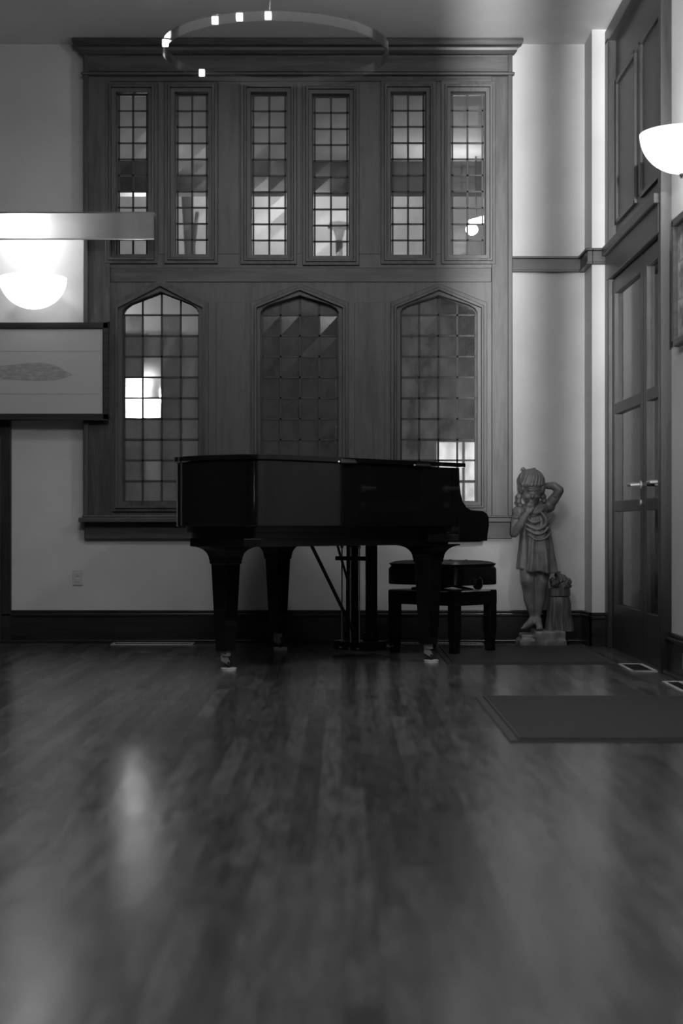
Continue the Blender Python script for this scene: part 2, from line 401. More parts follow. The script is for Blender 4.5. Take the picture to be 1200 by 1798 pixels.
for k, (a, b_, sh, ap, d) in enumerate(LO):
    num += 1
    outer = lambda t, a=a, b_=b_, sh=sh, ap=ap, d=d: (tudor(a-t, b_+t, sh-.35*t, ap-1.05*t, d+t) if t < 6 else tudor_plain(a-t, b_+t, sh-t*.95, ap-1.2*t, d+t))
    bars = MB(); cw = (b_-a)/4
    rows = [553+36.45*i for i in range(10)]
    for i in range(1, 4):
        x = a+cw*i; bars.box(wx(x-1.6), wx(x+1.6), YG-.006, YG+.006, wz(d), wz(archz(x, a, b_, sh, ap)))
    for q in rows[:-1]: bars.box(wx(a), wx(b_), YG-.006, YG+.006, wz(q+1.6), wz(q-1.6))
    for e_ in (a+1.5, b_-1.5): bars.box(wx(e_-1.5), wx(e_+1.5), YG-.006, YG+.006, wz(d), wz(553))
    P1, P2 = MB(), MB()
    for cI in range(4):
        xs = [a+cw*cI+cw*i/4 for i in range(5)]
        dst = P1 if (k == 0 and (cI, 0) in CLEAR) else P2
        for x0, x1 in zip(xs, xs[1:]):
            dst.add([(wx(x0), YG, wz(553)), (wx(x1), YG, wz(553)), (wx(x1), YG, wz(archz(x1, a, b_, sh, ap))), (wx(x0), YG, wz(archz(x0, a, b_, sh, ap)))], [(0, 1, 2, 3)])
        for r in range(9):
            dst = P1 if (k == 0 and (cI, r+1) in CLEAR) else P2
            x0, x1 = wx(a+cw*cI), wx(a+cw*(cI+1)); z1, z0 = wz(rows[r]), wz(rows[r+1])
            t1, t2 = random.uniform(-.003, .003), random.uniform(-.003, .003)
            dst.add([(x0, YG+t1, z0), (x1, YG-t1, z0), (x1, YG+t2, z1), (x0, YG-t2, z1)], [(0, 1, 2, 3)])
    window(num, outer, None, bars, {'a': (P1, 'glass_clear'), 'b': (P2, ['glass_obscure', 'glass_dark', 'glass_seedy'][k])}, d, None)

# ------------------------------------------------------------------ left: doorway casing at the frame edge
mb = MB().box(-2.95, -1.93, YW-.03, YW, 0, 1.30).box(-2.95, -1.985, YW-.045, YW-.03, .0, 1.20).box(-2.95, -1.93, YW-.05, YW, 1.30, 1.34)
struct(mb.build('trim_dado_left', 'wood_dark_v', bev=.004))

# ------------------------------------------------------------------ right: glazed double doors with panelled overdoor
XD = XR-.002
mb = MB()
mb.box(XD-.035, XD+.02, DY0-.10, DY0+.02, 0, DH).box(XD-.035, XD+.02, DY1-.04, DY1+.06, 0, DH).box(XD-.035, XD+.02, DY0-.10, DY1+.06, DH-.02, DH+.06)
mb.box(XD-.05, XD+.02, DY0-.115, DY0-.095, 0, DH+.04)
mb.box(XD-.04, XD+.02, DY0, DY1, 2.06, 2.20).box(XD-.06, XD+.02, DY0, DY1, 2.20, 2.25)
struct(mb.build('trim_door_casing', 'wood_dark_v', bev=.004))
mb = MB().box(XD+.01, XD+.06, DY0, DY1, 2.25, DH)
for y0, y1 in ((DY0+.05, 8.16), (8.30, DY1-.09)):
    t = .022
    mb.box(XD-.004, XD+.02, y0, y1, 2.36, 2.36+t).box(XD-.004, XD+.02, y0, y1, 3.16-t, 3.16).box(XD-.004, XD+.02, y0, y0+t, 2.36, 3.16).box(XD-.004, XD+.02, y1-t, y1, 2.36, 3.16)
struct(mb.build('trim_overdoor_panel', 'wood_dark_v', bev=.003))
YM = 8.0
for k, (y0, y1, hy) in enumerate(((DY0+.02, YM, YM-.45), (YM, DY1-.04, YM+.06))):
    e = struct(empty('door_%d' % (k+1), (XD, (y0+y1)/2, 0)))
    c = (y0+y1)/2; h = (y1-y0)/2
    mb = MB(); a0, a1 = -.012, .03
    mb.box(a0, a1, -h, -h+.085, 0, 2.05).box(a0, a1, h-.085, h, 0, 2.05)
    for z0, z1 in ((0, .25), (.76, .82), (1.30, 1.36), (1.97, 2.05)): mb.box(a0, a1, -h+.085, h-.085, z0, z1)
    mb.build('leaf_frame', 'wood_dark_v', e, .004)
    g_ = MB().box(.008, .012, -h+.085, h-.085, .25, 1.97); g_.build('glass', 'glass_door', e)
    hm = MB(); yy = hy-c
    hm.tube([(-.012, yy, .89), (-.06, yy, .89), (-.06, yy+.09, .89)], .009, 10).tube([(-.02, yy, .89), (-.012, yy, .89)], .022, 14)
    hm.build('door_handle', 'dullmetal', e, smooth=True)
    hm = MB().tube([(-.013, yy, .80), (-.02, yy, .80)], .016, 14); hm.build('lock_plate', 'dullmetal', e, smooth=True)
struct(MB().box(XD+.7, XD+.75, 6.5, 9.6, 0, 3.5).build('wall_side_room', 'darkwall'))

# ------------------------------------------------------------------ outside the windows
struct(MB().box(-9, 9, 9.9, 24, -.6, -.3).build('ground', 'soil'))
o = MB().box(-3.2, 2.8, 9.5, 11.7, 3.36, 3.44).box(-3.2, 2.8, 11.70, 11.9, 3.14, 3.44).build('porch_roof', 'outwall')
o.data.materials.append(M['wood_dark'])
for p in o.data.polygons:
    if p.center.y > 11.69: p.material_index = 1
tag(o, 'pale porch soffit edged by a dark beam, seen through the upper windows', 'porch roof')
o = MB().box(-7, 7, 19, 19.3, -.3, 8).build('neighbour_house', 'outwall')
tag(o, 'pale rendered house wall far behind the upper windows', 'building')
def hedge(name, x0, x1, y, h, label):
    bm = bmesh.new(); nx, nz = int((x1-x0)/.07), int((h+.3)/.07)
    vs = [[bm.verts.new((x0+(x1-x0)*i/nx, y-.12*noise.noise(Vector((i*.5, j*.5, 1)))-.25*math.sin(PI*min(1, j/nz)), -.3+(h+.3)*j/nz+.05*noise.noise(Vector((i*.45, j*.4, 4))))) for j in range(nz+1)] for i in range(nx+1)]
    for i in range(nx):
        for j in range(nz): bm.faces.new((vs[i][j], vs[i+1][j], vs[i+1][j+1], vs[i][j+1]))
    vb = [[bm.verts.new((x0+(x1-x0)*i/nx, y+.5, z)) for z in (-.3, h)] for i in range(nx+1)]
    for i in range(nx):
        bm.faces.new((vb[i][0], vb[i][1], vb[i+1][1], vb[i+1][0])); bm.faces.new((vs[i][nz], vs[i+1][nz], vb[i+1][1], vb[i][1]))
    me = bpy.data.meshes.new(name); bm.to_mesh(me); bm.free(); me.materials.append(M['hedge'])
    o = bpy.data.objects.new(name, me); COL.objects.link(o); tag(o, label, 'hedge'); return o
hedge('hedge', -6, 6, 17.6, 3.5, 'dark clipped hedge outside, filling the pointed lower windows')
# globe lamp on a post behind the left pointed window
def at(px, py, Y): return Vector(((px-600)*Y/F, Y, EYE+(HOR-py)*Y/F))
e = empty('garden_lamp', (at(252, 697, 15.7).x, 15.7, -.3)); tag(e, 'glaring globe lamp outside the left pointed window', 'lamp')
zc = at(252, 697, 15.7).z+.3
MB().ball((0, 0, zc), .18, 20).build('globe', 'outlamp', e, smooth=True)
MB().tube([(0, 0, 0), (0, 0, zc-.16)], .03, 12).lathe([(.03, zc-.2), (.07, zc-.13), (.07, zc-.11)]).build('post', 'iron', e, smooth=True)
o = MB().box(-2.3, -.85, 12.25, 12.4, 2.18, 2.62).box(-2.3, -2.2, 12.25, 12.4, -.3, 2.2).box(-.95, -.85, 12.25, 12.4, -.3, 2.2).build('garden_arch', 'outwall')  # made-up pale arch that brightens the top panes
tag(o, 'pale garden arch beam outside, bright at the top of the left pointed window', 'garden arch')
# hanging lantern with flat shade, upper right window
p = at(829, 403, 11.55)
e = empty('hanging_lantern', p); tag(e, 'small bright hanging lantern with flat shade outside the rightmost upper window', 'lantern')
MB().ball((0, 0, 0), (.045, .045, .04), 16).build('bulb', 'outlamp2', e, smooth=True)
MB().lathe([(.0, .10), (.03, .09), (.115, .062), (.115, .056), (0, .058)], (.09, 0, 0)).build('shade', 'outlamp2', e, smooth=True)
MB().tube([(.03, 0, .08), (.03, 0, .53)], .006, 8).build('cord', 'iron', e)
# street lamp silhouette in the fourth upper window
p = at(596, 400, 13.6)
e = empty('street_lamp', (p.x, 13.6, -.3)); tag(e, 'dark street lamp with a wide head outside the fourth upper window', 'street lamp')
MB().tube([(0, 0, 0), (0, 0, p.z+.25)], .03, 10).build('post', 'iron', e, smooth=True)
MB().lathe([(.03, p.z+.2), (.05, p.z+.28), (.1, p.z+.30), (.085, p.z+.34), (0, p.z+.36)]).build('head', 'iron', e, smooth=True)
# lit window of an outbuilding low behind the right pointed window
e = empty('outbuilding', (.95, 12.1, -.3)); tag(e, 'small outbuilding with a lit window low behind the right pointed window', 'building')
MB().box(-.75, .6, .1, .7, 0, 1.75).prism([(-.8, 1.75), (.65, 1.75), (-.07, 2.0)], .02, .75).build('wall', 'hedge', e)
MB().box(-.22, .17, .06, .1, 1.05, 1.62).build('window', 'litpane', e)
mb = MB()
mb.box(-.03, -.01, .04, .06, 1.05, 1.62).box(-.24, .19, .04, .06, 1.31, 1.33).box(-.25, .2, .04, .1, 1.62, 1.65).box(-.25, .2, .04, .1, 1.02, 1.05)
mb.build('window_frame', 'hedge', e)
for k, (px, py) in enumerate(((273, 900), (331, 900))):
    p = at(px, py, 13.3+.5*k); mb = MB()
    mb.tube([(p.x+.03*math.sin(i*1.3+k), p.y, -.3+i*.55) for i in range(8)], [.085-.006*i for i in range(8)], 12)
    mb.tube([(p.x, p.y, 1.9), (p.x+.25-.5*k, p.y, 2.5), (p.x+.35-.7*k, p.y, 3.3)], [.04, .03, .015], 8)
    o = mb.build('birch_trunk', 'outwall', smooth=True)  # made-up pale trunks, put here to lighten the clear panes
    tag(o, ['pale birch trunk outside the left pointed window, beside the globe lamp', 'pale birch trunk outside the left pointed window, behind its right-hand panes'][k], 'tree', 'birches in the garden')
lamp('porch_lamp_glow', 'POINT', at(858, 395, 11.9)+Vector((.15, .15, -.1)), 16, shadow_soft_size=.08)
lamp('porch_ceiling_glow', 'POINT', (.8, 11.45, 3.0), 7, shadow_soft_size=.1)
lamp('street_glow', 'AREA', (-.5, 16.4, 5.0), 60, (math.radians(75), 0, 0), shape='DISK', size=.5)  # added light for the pale house wall; no lamp stands there
lamp('yard_light', 'POINT', (.85, 10.3, .95), 5, shadow_soft_size=.1)  # added close to the glass to brighten the lower right panes
lamp('globe_glow', 'POINT', (at(252, 697, 15.7).x, 11.9, 2.0), 16, shadow_soft_size=.1)  # added light for the pale arch and trunks, apart from the globe

# ------------------------------------------------------------------ grand piano
TH = .8221
P0 = Vector((.591, 7.996, 0)); U = Vector((-math.cos(TH), -math.sin(TH), 0)); V = Vector((-math.sin(TH), math.cos(TH), 0))
SL = 1.4154
piano = empty('grand_piano', P0, math.atan2(U.y, U.x))       # local +x runs to the tail, -y to the treble side
tag(piano, 'black lacquered grand piano with closed lid standing in front of the great window', 'piano')
def crom(pts, n=8):
    out = []
    for i in range(len(pts)-1):
        p0, p1, p2, p3 = [Vector(pts[max(0, min(len(pts)-1, j))]) for j in (i-1, i, i+1, i+2)]
        for k in range(n):
            t = k/n; out.append(.5*((2*p1)+(p2-p0)*t+(2*p0-5*p1+4*p2-p3)*t*t+(3*p1-p0-3*p2+p3)*t**3))
    out.append(Vector(pts[-1])); return out
W = 1.46
outl = [(0, 0), (.5, 0), (SL-.22, 0)]
tail = crom([(SL-.22, 0), (SL-.09, .018), (SL-.01, .085), (SL+.022, .25), (SL+.02, .43), (SL-.05, .585), (SL-.2, .665), (SL-.42, .745), (.78, .90), (.60, 1.13), (.42, 1.36), (.22, W-.01), (0, W)], 6)
outl = [Vector(p) for p in outl[:2]]+tail
def offset(pl, d):
    n = len(pl); out = []
    for i in range(n):
        if i == 0: nn = Vector((0, 1))
        elif i == n-1: nn = Vector((0, -1))
        else:
            t = (pl[i+1]-pl[i-1]).normalized(); nn = Vector((-t.y, t.x))
        q = pl[i]+nn*d; out.append(q)
    return out
def prismz(pl, z0, z1): return MB().prism([(p.x, -p.y) for p in pl], z0, z1, 'z')
def ringz(pl, d, z0, z1):
    mb = MB(); inn = offset(pl, d); n = len(pl)
    vs = [(p.x, -p.y, z) for q in (pl, inn) for z in (z0, z1) for p in q]
    fs = []
    for i in range(n-1):
        a, b_, c_, e_ = i, n+i, 2*n+i, 3*n+i
        fs += [(a, a+1, b_+1, b_), (c_, e_, e_+1, c_+1), (b_, b_+1, e_+1, e_), (a, c_, c_+1, a+1)]
    fs += [(0, n, 3*n, 2*n), (n-1, 3*n-1, 4*n-1, 2*n-1)]
    return mb.add(vs, fs)
ringz(outl, .055, .680, .972).build('rim', 'lacquer', piano, .003, True)
prismz(offset(outl, .05), .70, .93).build('soundboard_case', 'satin', piano)
mb = prismz(offset(outl, .045), .652, .682); b2 = prismz(offset(outl, .068), .622, .654); mb.add(b2.v, b2.f)
b2 = prismz([Vector((.0, .07)), Vector((SL-.10, .07)), Vector((SL-.05, .13)), Vector((SL-.06, .50)), Vector((.35, W-.08)), Vector((0, W-.07))], .588, .624); mb.add(b2.v, b2.f)
mb.build('underframe', 'satin', piano, .002)
lid = offset(outl, -.014)
lid[0].x = .16; lid[-1].x = .16
prismz(lid, .976, .997).build('lid', 'lacquer', piano, .004, True)
fl = MB().box(-.035, .157, -(W+.014), .014, .976, .997)
fl.build('lid_flap', 'lacquer', piano, .004)
for a0 in (.30, .84):
    mb = MB().tube([(a0-.055, .017, .975), (a0+.055, .017, .975)], .0055, 10).ball((a0+.066, .017, .975), .006, 8)
    mb.box(a0-.05, a0+.05, .014, .0165, .978, .990)
    mb.build('lid_hinge', 'brass', piano, smooth=True)
# arms (cheeks) at both ends of the keyboard
prof = [(.005, .972), (-.002, .972), (-.004, .90), (-.012, .85), (-.03, .805), (-.06, .775), (-.10, .762), (-.19, .758), (-.225, .748), (-.243, .725), (-.245, .68), (-.235, .645), (-.23, .605), (.005, .605)]
for b0 in (0, W-.055):
    mb = MB(); n = len(prof)
    mb.prism([(a, z) for a, z in prof], -b0-.055, -b0, 'y'); mb.build('arm', 'lacquer', piano, .003)
MB().box(-.215, .20, -W+.03, -.03, .600, .640).build('keybed', 'satin', piano, .003)
MB().box(-.205, -.17, -W+.056, -.056, .640, .675).build('key_slip', 'lacquer', piano, .003)
MB().prism([(-.165, .64), (-.165, .70), (-.10, .735), (-.03, .745), (-.004, .90), (.03, .96), (.03, .64)], -W+.056, -.056, 'y').build('fallboard', 'lacquer', piano, .003)
MB().box(.02, .08, -W+.056, -.056, .93, .968).build('music_desk', 'satin', piano)
# legs
def make_leg(a, b_, caster_dir):
    lg = empty('leg', (a, -b_, 0), 0, piano)
    mb = MB(); n = 10
    secs = [(.094, .033), (.12, .0345), (.50, .0485), (.505, .054), (.52, .054)]
    for i in range(n+1):
        t = i/n*PI/2; secs.append((.522+.062*math.sin(t), .056+.056*(1-math.cos(t))))
    secs += [(.592, .114)]
    vs = [(sx*h, sy*h, z) for z, h in secs for sx, sy in ((-1, -1), (1, -1), (1, 1), (-1, 1))]
    m_ = len(secs)
    fs = [(4*i+j, 4*i+(j+1) % 4, 4*(i+1)+(j+1) % 4, 4*(i+1)+j) for i in range(m_-1) for j in range(4)]+[(3, 2, 1, 0), tuple(4*(m_-1)+j for j in range(4))]
    mb.add(vs, fs); mb.build('leg_post', 'lacquer', lg, .003)
    rz = caster_dir-piano.rotation_euler.z
    c = MB().lathe([(.0, .094), (.024, .094), (.024, .070), (0, .070)], n=20); c.build('ferrule', 'dullmetal', lg, smooth=True)
    k = empty('caster', (0, 0, 0), rz, lg)
    mb = MB()
    for s in (-1, 1): mb.prism([(-.022, .068), (.008, .068), (.022, .042), (.018, .030), (.006, .032), (-.022, .048)], s*.013-.002, s*.013+.002, 'y')
    mb.box(-.022, .008, -.013, .013, .060, .070)
    fo = mb.build('fork', 'dullmetal', lg, .001); fo.rotation_euler.z = rz
    q = MB().tube([(.014, -.010, .0375), (.014, .010, .0375)], .0225, 24).tube([(.014, -.017, .0375), (.014, .017, .0375)], .006, 10)
    wh = q.build('wheel', 'iron', lg, smooth=True); wh.rotation_euler.z = rz
    bpy.data.objects.remove(k)
    return lg
LEGS = [(SL-.2838, .50), (.1406, .085), (.0832, 1.2068)]
cups = ['pale caster cup under the left piano leg nearest the camera', 'pale caster cup under the right piano leg by the bench', 'dim caster cup under the far middle piano leg']
proto = None
for (a, b_), lb in zip(LEGS, cups):
    make_leg(a, b_, 0.0)
    q = P0+U*a+V*b_
    cup = MB().lathe([(0, 0), (.036, 0), (.038, .013), (.034, .0155), (.030, .0145), (.026, .0145), (0, .0145)], n=28)
    if proto is None: proto = cup.build('caster_cup', 'cup', None, smooth=True); o = proto
    else: o = proto.copy(); COL.objects.link(o)
    o.location = (q.x+.014, q.y, 0.0); tag(o, lb, 'caster cup', 'caster cups under the piano legs')
# pedal lyre
ly = empty('pedal_lyre', (-.0, -.66, 0), 0, piano)
for s in (-1, 1):
    sx = s*.068
    mb = MB().box(-.022, .022, sx-.024, sx+.024, .09, .60).prism([(-.03, .03), (.045, .03), (.03, .12), (-.022, .12)], sx-.03, sx+.03, 'y')
    mb.build('lyre_post', 'satin', ly, .003)
MB().box(-.05, .085, -.13, .13, .028, .075).build('pedal_box', 'satin', ly, .004)
MB().box(.075, .10, -.10, .135, .50, .522).build('rod_guide', 'satin', ly, .002)
for k, s in enumerate((-.062, 0, .062)):
    MB().tube([(.088, s, .07), (.088, s, .585)], .0045, 10).ball((.088, s, .57), .009, 10).build('pedal_rod', 'brass', ly, smooth=True)
    mb = MB().box(-.15, .10, s-.009, s+.009, .034, .046).ball((-.15, s, .040), (.03, .017, .007), 14)
    mb.build('pedal', 'brass', ly, .002)
MB().tube([(.42, .03, .59), (.07, .03, .09)], .009, 10).build('lyre_brace', 'iron', ly, smooth=True)
MB().tube([(.15, -.04, .59), (.07, -.04, .40), (.07, -.04, .09)], .007, 10).build('lyre_brace', 'iron', ly, smooth=True)

# ------------------------------------------------------------------ piano bench
bench = empty('piano_bench', (.548, 8.66, .0095), piano.rotation_euler.z)
tag(bench, 'black adjustable piano bench with padded leather seat behind the right piano leg', 'bench')
a_, b_ = .18, .235
mb = MB(); secs = [(.356, 0), (.360, .004), (.44, .004), (.456, -.006), (.468, .004), (.480, -.02), (.486, -.06), (.488, -.12)]
nn = 40; vs = []
for z, d in secs:
    for j in range(nn):
        t = j*2*PI/nn; c_, s_ = math.cos(t), math.sin(t)
        vs.append(((a_+.005+d)*math.copysign(abs(c_)**.17, c_), (b_+.006+d)*math.copysign(abs(s_)**.17, s_), z))
fs = [(i*nn+j, i*nn+(j+1) % nn, (i+1)*nn+(j+1) % nn, (i+1)*nn+j) for i in range(len(secs)-1) for j in range(nn)]+[tuple(range(nn-1, -1, -1)), tuple((len(secs)-1)*nn+j for j in range(nn))]
mb.add(vs, fs); mb.build('seat', 'leather', bench, smooth=True)
for i in (-1, 0, 1):
    for j in (-1, 1): MB().ball((j*.07, i*.11, .487), (.009, .009, .004), 10).build('seat_button', 'leather', bench, smooth=True)
MB().box(-a_+.0, a_-.0, -b_, b_, .250, .322).build('apron', 'satin', bench, .004)
MB().box(-a_+.004, a_-.004, -b_+.004, b_-.004, .322, .328).build('lift_plate', 'register', bench, .001)  # pale top colour stands for the apron's grazing reflection
for s in (-1, 1):
    for t in (-1, 1):
        l_ = MB().add([(x*h, y*h, z) for h, z in ((.021, 0), (.021, .05), (.026, .10), (.026, .328)) for x, y in ((-1, -1), (1, -1), (1, 1), (-1, 1))],
                      [(4*i+j, 4*i+(j+1) % 4, 4*i+4+(j+1) % 4, 4*i+4+j) for i in range(3) for j in range(4)]+[(3, 2, 1, 0), (12, 13, 14, 15)])
        o = l_.build('leg', 'satin', bench, .003); off = -.681*s*(a_-.027)+.732*t*(b_-.027)
        o.location = (s*(a_-.027), t*(b_-.027), -.0095 if off < -.028 else 0)   # two feet stand beside the mat, two on it
mb = MB()
for s in (-1, 1):
    mb.tube([(s*.10, -.13, .331), (s*.10, .05, .352)], .008, 8).tube([(s*.10, .13, .325), (s*.10, -.05, .352)], .008, 8)
mb.build('scissor_lift', 'iron', bench)
# the short side facing the camera carries the adjusting knob (local +y)
kb = MB().tube([(0.02, b_-.02, .362), (0.02, b_+.02, .362)], .010, 12).lathe([(0, 0), (.03, .002), (.036, .012), (.03, .022), (0, .024)], n=20)
kb = MB().tube([(.02, b_-.02, .368), (.02, b_+.012, .368)], .010, 12).tube([(.02, b_+.010, .368), (.02, b_+.016, .368), (.02, b_+.034, .368), (.02, b_+.04, .368)], [.026, .034, .034, .026], 20)
kb.build('adjusting_knob', 'lacquer', bench, smooth=True)

# ------------------------------------------------------------------ statue of a girl hiding her face
SY = 9.13
def sp(px, py, dy=0): # point on the statue (metres, statue-local)
    return Vector(((px-948)*SY/F, dy, EYE+(HOR-py)*SY/F))
statue = empty('girl_statue', (948*SY/F-600*SY/F, SY, 0))
tag(statue, 'terracotta statue of a barefoot girl in a smock hiding her face, beside a stump', 'statue')
def remesh(mb, name, mt, parent, vox=.006, sm=4, disp=None):
    me = mb.mesh(name); o = bpy.data.objects.new(name, me); COL.objects.link(o)
    r = o.modifiers.new('r', 'REMESH'); r.mode = 'VOXEL'; r.voxel_size = vox
    s_ = o.modifiers.new('s', 'SMOOTH'); s_.iterations = sm; s_.factor = .5
    dg = bpy.context.evaluated_depsgraph_get(); dg.update()
    m2 = bpy.data.meshes.new_from_object(o.evaluated_get(dg)); bpy.data.objects.remove(o); bpy.data.meshes.remove(me)
    m2.name = name; m2.materials.clear(); m2.materials.append(M[mt])
    if disp:
        for v in m2.vertices: v.co = disp(v.co.copy())
    m2.polygons.foreach_set('use_smooth', [True]*len(m2.polygons))
    o = bpy.data.objects.new(name, m2); COL.objects.link(o); o.parent = parent; return o
def limb(mb, pts, rs, n=14):
    P = [Vector(p) for p in pts]
    for (p, q, r0, r1) in zip(P, P[1:], rs, rs[1:]): mb.tube([p, q], [r0, r1], n)
    for p, r in zip(P, rs): mb.ball(p, r, 14)
B = MB()
head = sp(932, 850, -.035); face = sp(931, 866, -.085)
B.ball(head, (.068, .075, .078), 20)
B.ball(sp(932, 869, -.065), (.052, .050, .055), 18)        # cheeks and jaw, bowed forward
B.ball(sp(933, 883, -.070), (.024, .024, .02), 12)         # chin
B.ball(sp(931, 872, -.116), (.010, .014, .014), 10)        # nose
for s in (-1, 1): B.ball(sp(931+s*8, 873, -.100), (.017, .014, .014), 12)   # cheeks
B.ball(sp(932, 861, -.105), (.036, .012, .008), 12)        # brow
limb(B, [sp(937, 878, -.02), sp(938, 892, .0)], [.033, .036])               # neck
limb(B, [sp(917, 897, 0), sp(938, 893, 0), sp(962, 890, 0)], [.036, .05, .036])  # shoulders
limb(B, [sp(938, 900, 0), sp(940, 930, 0), sp(943, 965, 0)], [.062, .066, .078]) # trunk
# raised arm: elbow high to the right, forearm back behind the head
limb(B, [sp(961, 890, -.005), sp(972, 877, -.02), sp(982, 862, -.03)], [.034, .030, .025])
limb(B, [sp(982, 861, -.03), sp(972, 853, -.02), sp(957, 853, -.005)], [.025, .024, .018])
B.ball(sp(951, 852, .0), (.028, .016, .02), 12)
for i in range(4): limb(B, [sp(952, 847+i*3.4, -.012), sp(944-(1.5 if i in (1, 2) else 0), 846+i*3.8, -.028), sp(938-(1.5 if i in (1, 2) else 0), 847+i*4, -.055)], [.0075, .007, .006], 8)
limb(B, [sp(953, 858, -.01), sp(949, 864, -.03), sp(944, 866, -.05)], [.0085, .0075, .0065], 8)
# other arm: elbow low at the left, hand up at the mouth
limb(B, [sp(914, 899, -.0), sp(906, 915, -.02), sp(903, 934, -.045)], [.034, .029, .026])
limb(B, [sp(903, 935, -.045), sp(912, 920, -.075), sp(921, 903, -.10)], [.026, .024, .017])
B.ball(sp(924, 897, -.108), (.020, .013, .024), 12)
for i in range(4):
    bx = 921.5+i*3.0
    limb(B, [sp(bx, 893, -.112), sp(bx+1.5, 886+.6*abs(i-1), -.118), sp(bx+3.5, 882+1.0*abs(i-1), -.106)], [.0072, .0066, .0058], 8)
limb(B, [sp(928, 899, -.112), sp(933, 893, -.116), sp(934, 888, -.112)], [.008, .0075, .0065], 8)
# legs
limb(B, [sp(932, 975, 0), sp(928, 1000, -.01), sp(926, 1018, -.03), sp(929, 1036, -.012), sp(931, 1052, 0), sp(936, 1080, .012)], [.058, .050, .040, .037, .037, .0205])
limb(B, [sp(955, 975, .01), sp(953, 1000, -.005), sp(951, 1018, -.02), sp(949, 1036, -.002), sp(948, 1052, .005), sp(945, 1080, .012)], [.058, .050, .040, .036, .036, .0205])
limb(B, [sp(937, 1088, .015), sp(930, 1094, -.02), sp(921, 1099, -.06)], [.024, .021, .016])
limb(B, [sp(945, 1088, .015), sp(945, 1094, -.03), sp(945, 1099, -.08)], [.024, .022, .017])
for k in range(5):
    limb(B, [sp(919+k*1.8-1.5, 1100, -.07+.004*k), sp(915+k*1.9-1.5, 1102, -.085+.004*k)], [.008-.0007*k, .007-.0007*k], 8)
    limb(B, [sp(941+k*2.0, 1100, -.088), sp(940.5+k*2.1, 1102, -.105+.003*k)], [.0085-.0007*k, .0075-.0007*k], 8)
remesh(B, 'figure', 'stone', statue, .0045, 3)
# hair
Hh = MB(); Hh.ball(sp(932, 846, -.03), (.079, .085, .074), 24)
Hh.ball(sp(916, 857, -.04), (.025, .05, .035), 14); Hh.ball(sp(949, 858, -.035), (.025, .05, .04), 14)
Hh.ball(sp(931, 851, -.085), (.064, .030, .024), 18)
for (x, y, r) in ((911, 872, .020), (910, 881, .019), (913, 888, .014), (953, 872, .02), (955, 880, .016)): Hh.ball(sp(x, y, -.03), r, 12)
def hd(v):
    c = sp(932, 846, -.03); d = v-c; t = math.atan2(d.x, -d.y if abs(d.y) > 1e-5 else 1e-5)
    return c+d*(1+.022*math.sin(t*26+3*math.sin(v.z*30))+.012*math.sin(t*11+v.z*60))
remesh(Hh, 'hair', 'stonehair', statue, .004, 2, hd)
bw = MB(); limb(bw, [sp(923, 828, -.03), sp(918, 824, -.03)], [.007, .012]); limb(bw, [sp(927, 829, -.03), sp(937, 825, -.03), sp(939, 829, -.03)], [.007, .013, .008])
remesh(bw, 'hair_bow', 'stonehair', statue, .003, 2)
# smock: gathered yoke, deep vertical folds, uneven hem
D = MB(); rows = []; nseg = 120
spec = [(888, 940, .030, .030), (893, 940, .058, .040), (900, 940, .070, .055), (912, 941, .078, .070), (928, 941, .083, .080), (945, 942, .087, .084), (962, 943, .092, .088), (980, 944, .099, .092), (994, 944, .105, .096), (1003, 944, .108, .098), (1002, 944, .100, .090), (985, 944, .094, .086)]
for i, (py, cx, rx, ry) in enumerate(spec):
    f = max(0, min(1, (py-900)/90))
    for j in range(nseg):
        t = j*2*PI/nseg
        fold = .16*f*math.sin(t*9+1.2*math.sin(t*2)+.4)+.05*f*math.sin(t*17+2+py*.02)+.035*min(1, max(0, (py-895)/15))*math.sin(t*23+py*.08)
        k = 1+fold*.8
        hem = 4.5*math.sin(t+2.2)*f**3+2*math.sin(5*t)*f**3
        p = sp(cx, py+hem, 0)
        rows.append((p.x+rx*k*math.cos(t), p.y+ry*k*math.sin(t), p.z))
D.add(rows, [(i*nseg+j, i*nseg+(j+1) % nseg, (i+1)*nseg+(j+1) % nseg, (i+1)*nseg+j) for i in range(len(spec)-1) for j in range(nseg)])
o = D.build('smock', 'stone', statue, smooth=False); o.data.polygons.foreach_set('use_smooth', [True]*len(o.data.polygons))
sd = o.modifiers.new('s', 'SUBSURF'); sd.levels = sd.render_levels = 1
# swags across the chest, sleeves and collar
Sw = MB()
for (pts, r) in (([(918, 918), (930, 925), (942, 929), (955, 922), (964, 908)], .011), ([(920, 926), (934, 936), (950, 936), (964, 922)], .010),
                 ([(922, 936), (938, 947), (955, 945), (966, 932)], .008), ([(921, 908), (934, 917), (948, 914)], .011), ([(948, 900), (956, 912), (953, 925)], .010)):
    q = crom([tuple(sp(x, y, -.074-.010*math.sin((i+.5)/len(pts)*PI))) for i, (x, y) in enumerate(pts)], 5)
    Sw.tube(q, [r*(.35+.65*math.sin(PI*(i+.5)/len(q))) for i in range(len(q))], 10)
for i in range(9):
    t = i/8; Sw.ball(sp(922+30*t, 893+7*math.sin(t*PI), -.055-.03*math.sin(t*PI)), (.011, .011, .015), 10)
Sw.ball(sp(913, 899, -.005), (.043, .045, .042), 16); Sw.ball(sp(964, 888, -.005), (.040, .042, .040), 16)
for k in range(8):
    t = k/8*2*PI; Sw.ball(sp(907+6*math.cos(t), 911+3*math.sin(t), -.02+.03*math.sin(t)), .012, 8)
    Sw.ball(sp(973+3*math.cos(t), 879+7*math.sin(t), -.015+.03*math.sin(t)), .012, 8)
remesh(Sw, 'sleeves_and_swags', 'stone', statue, .0045, 6)
